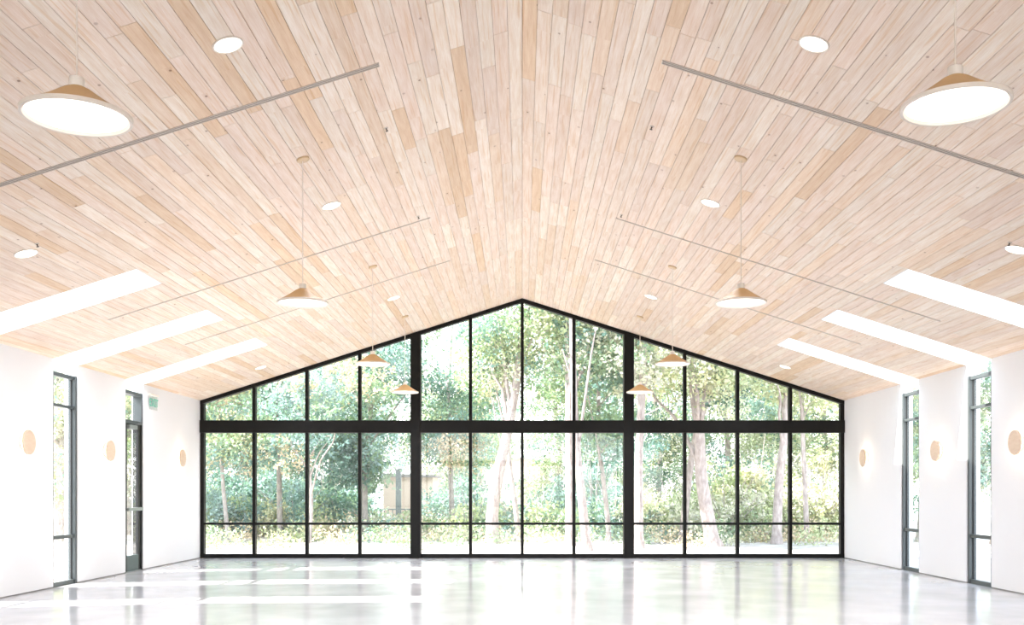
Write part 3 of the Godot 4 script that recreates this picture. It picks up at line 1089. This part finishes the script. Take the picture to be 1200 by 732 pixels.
	# beyond the narrow side windows
	var sides := [[68, 27, "leafy tree outside the left side window", [lime, cream, teal, yellow]], [20, 36, "pale leafy tree farther off beyond the left side window", [cream, lime, teal]], [148, 30, "light green tree outside the glazed door", [lime, cream, green]], [1080, 27, "green tree outside the right side window closest to the gable", [teal, lime, green]], [1168, 26, "tall green tree outside the right side window, farther from the gable", [teal, green, teal, cream]], [1215, 36, "pale leafy tree farther off beyond the right side windows", [cream, lime, green]], [1040, 40, "distant mixed green tree past the corner of the right wall", mixed]]
	for b in sides:
		tree(b[2], b[1], [[b[0], 0], [b[0] + 4, 2.5], [b[0] - 3, 5.0], [b[0], 7.5]], 0.15, 0.06, "bark_pale", [[b[0] - 14, 2.2, 1.5, 1.2, 480], [b[0] + 12, 4.0, 1.9, 1.3, 700], [b[0], 6.6, 2.1, 1.5, 800]], b[3], "trees beyond the side windows", 4)
	# undergrowth
	var under := [[262, 31, 2.2, 1.3, [lime, teal, yellow, blue, blue], "low yellow-green shrub in the first bay"], [300, 34, 2.4, 2.2, [blue, teal, blue, deep], "blue-green thicket behind the first mullion"], [345, 31, 1.8, 1.0, [lime, teal, blue, yellow], "low mixed shrub at the foot of the second bay"], [382, 33, 1.6, 1.9, [teal, deep, blue, green], "dark green thicket in the third and fourth bays"], [455, 31, 1.7, 0.55, [lime, green, cream], "low pale shrub below the small shed"], [541, 34.5, 1.3, 1.9, [blue, teal, green], "blue-green shrub in the fifth bay"], [552, 29.5, 1.2, 0.8, [lime, green, cream], "low light green shrub at the foot of the fifth mullion"], [600, 30, 1.6, 0.9, [green, teal, lime], "low green plant at the foot of the leaning trunk"], [640, 29, 1.5, 1.0, [teal, green, lime], "leafy green shrub left of the tall straight trunk"], [720, 30.5, 1.3, 1.1, [teal, green, deep], "bright teal-green shrub in the eighth bay"], [696, 34, 1.7, 2.0, [teal, deep, blue], "dark teal thicket behind the eighth bay"], [792, 30, 1.7, 1.5, [cream, lime, yellow], "dry pale shrub in the ninth bay"], [850, 28, 1.5, 1.1, [cream, lime, green], "pale scrub beside the forked trunk"], [885, 30, 2.1, 2.0, [lime, yellow, cream], "yellow-green thicket in the eleventh bay"], [960, 29, 1.9, 1.4, [lime, cream, yellow], "pale yellow shrub in the last bay"]]
	for u in under:
		shrub(u[5], u[0], u[1], u[2], u[3], int(330 * u[2] * u[3] / 1.6), u[4], 0.8)
	# leaves and low sprouts strewn over the pale earth
	var litter := thing("fallen_leaves", "scattered fallen leaves and low sprouts on the pale ground before the trees", "leaves", Vector3(0, -0.06, -27))
	litter.set_meta("kind", "stuff")
	foliage(litter, [[Vector3(-5, 0.1, 0), Vector3(6, 0.12, 4.5), 900], [Vector3(5, 0.1, 0), Vector3(6, 0.12, 4.5), 900], [Vector3(0, 0.15, -4), Vector3(11, 0.2, 2.5), 1300]], [lime, cream, yellow, green, peach, teal], 0.55, 0.3, "leaf_scatter")
	# a small pale shed with a railing before it, and a pale house wall deeper in the wood
	shed("shed", "small pale pink shed with a dark post, seen through the fourth bay", "shed", 449, 507, 37.0, 1.98)
	shed("house", "larger pale pink house half hidden behind the trees of the sixth and seventh bays", "house", 574, 644, 56.0, 3.3)
	var f := thing("railing", "low dark metal railing standing before the small pale shed", "railing", spot(465, 577, 34.2) - Vector3(0, EYE + 0.05, 0))
	for y in [0.12, 0.75]:
		var st := begin()
		bar(st, Vector3(-0.75, y, -0.02), Vector3(0.75, y + 0.04, 0.02), 0)
		put("rail", st, M.rail, f)
	for k in 11:
		var st := begin()
		bar(st, Vector3(-0.74 + k * 0.145, 0.0, -0.012), Vector3(-0.715 + k * 0.145, 0.78, 0.012))
		put("baluster", st, M.rail, f)
	var pt := thing("dark_post", "tall dark post standing in front of the small pale shed", "post", spot(467, 577, 35.2) - Vector3(0, EYE + 0.05, 0))
	var ps := begin()
	bar(ps, Vector3(-0.09, 0, -0.09), Vector3(0.09, 2.15, 0.09))
	put("shaft", ps, M.rail, pt)
	var pc := begin()
	bar(pc, Vector3(-0.12, 2.15, -0.12), Vector3(0.12, 2.2, 0.12))
	put("post_cap", pc, M.rail, pt)

func shed(called: String, label: String, category: String, px0: float, px1: float, d: float, high: float) -> void:
	var a := spot(px0, 577, d)
	var b := spot(px1, 577, d)
	var w := (b.x - a.x) / 2.0
	var o := thing(called, label, category, Vector3((a.x + b.x) / 2.0, -0.1, -d - 1.2))
	var st := begin()
	bar(st, Vector3(-w, 0, -1.2), Vector3(w, high, 1.2), 1, 0.01)
	put("wall", st, M.render, o)
	var r := begin()
	prism(r, PackedVector2Array([Vector2(-w - 0.12, high), Vector2(w + 0.12, high), Vector2(w + 0.12, high + 0.08), Vector2(-w - 0.12, high + 0.16)]), Transform3D(Basis(), Vector3(0, 0, -1.35)), 2.7)
	put("roof", r, M.shed_roof, o)
	var dr := begin()
	bar(dr, Vector3(w * 0.1, 0.0, 1.19), Vector3(w * 0.1 + 0.8, minf(2.0, high - 0.2), 1.23), 1, 0.005)
	put("door", dr, M.render, o)
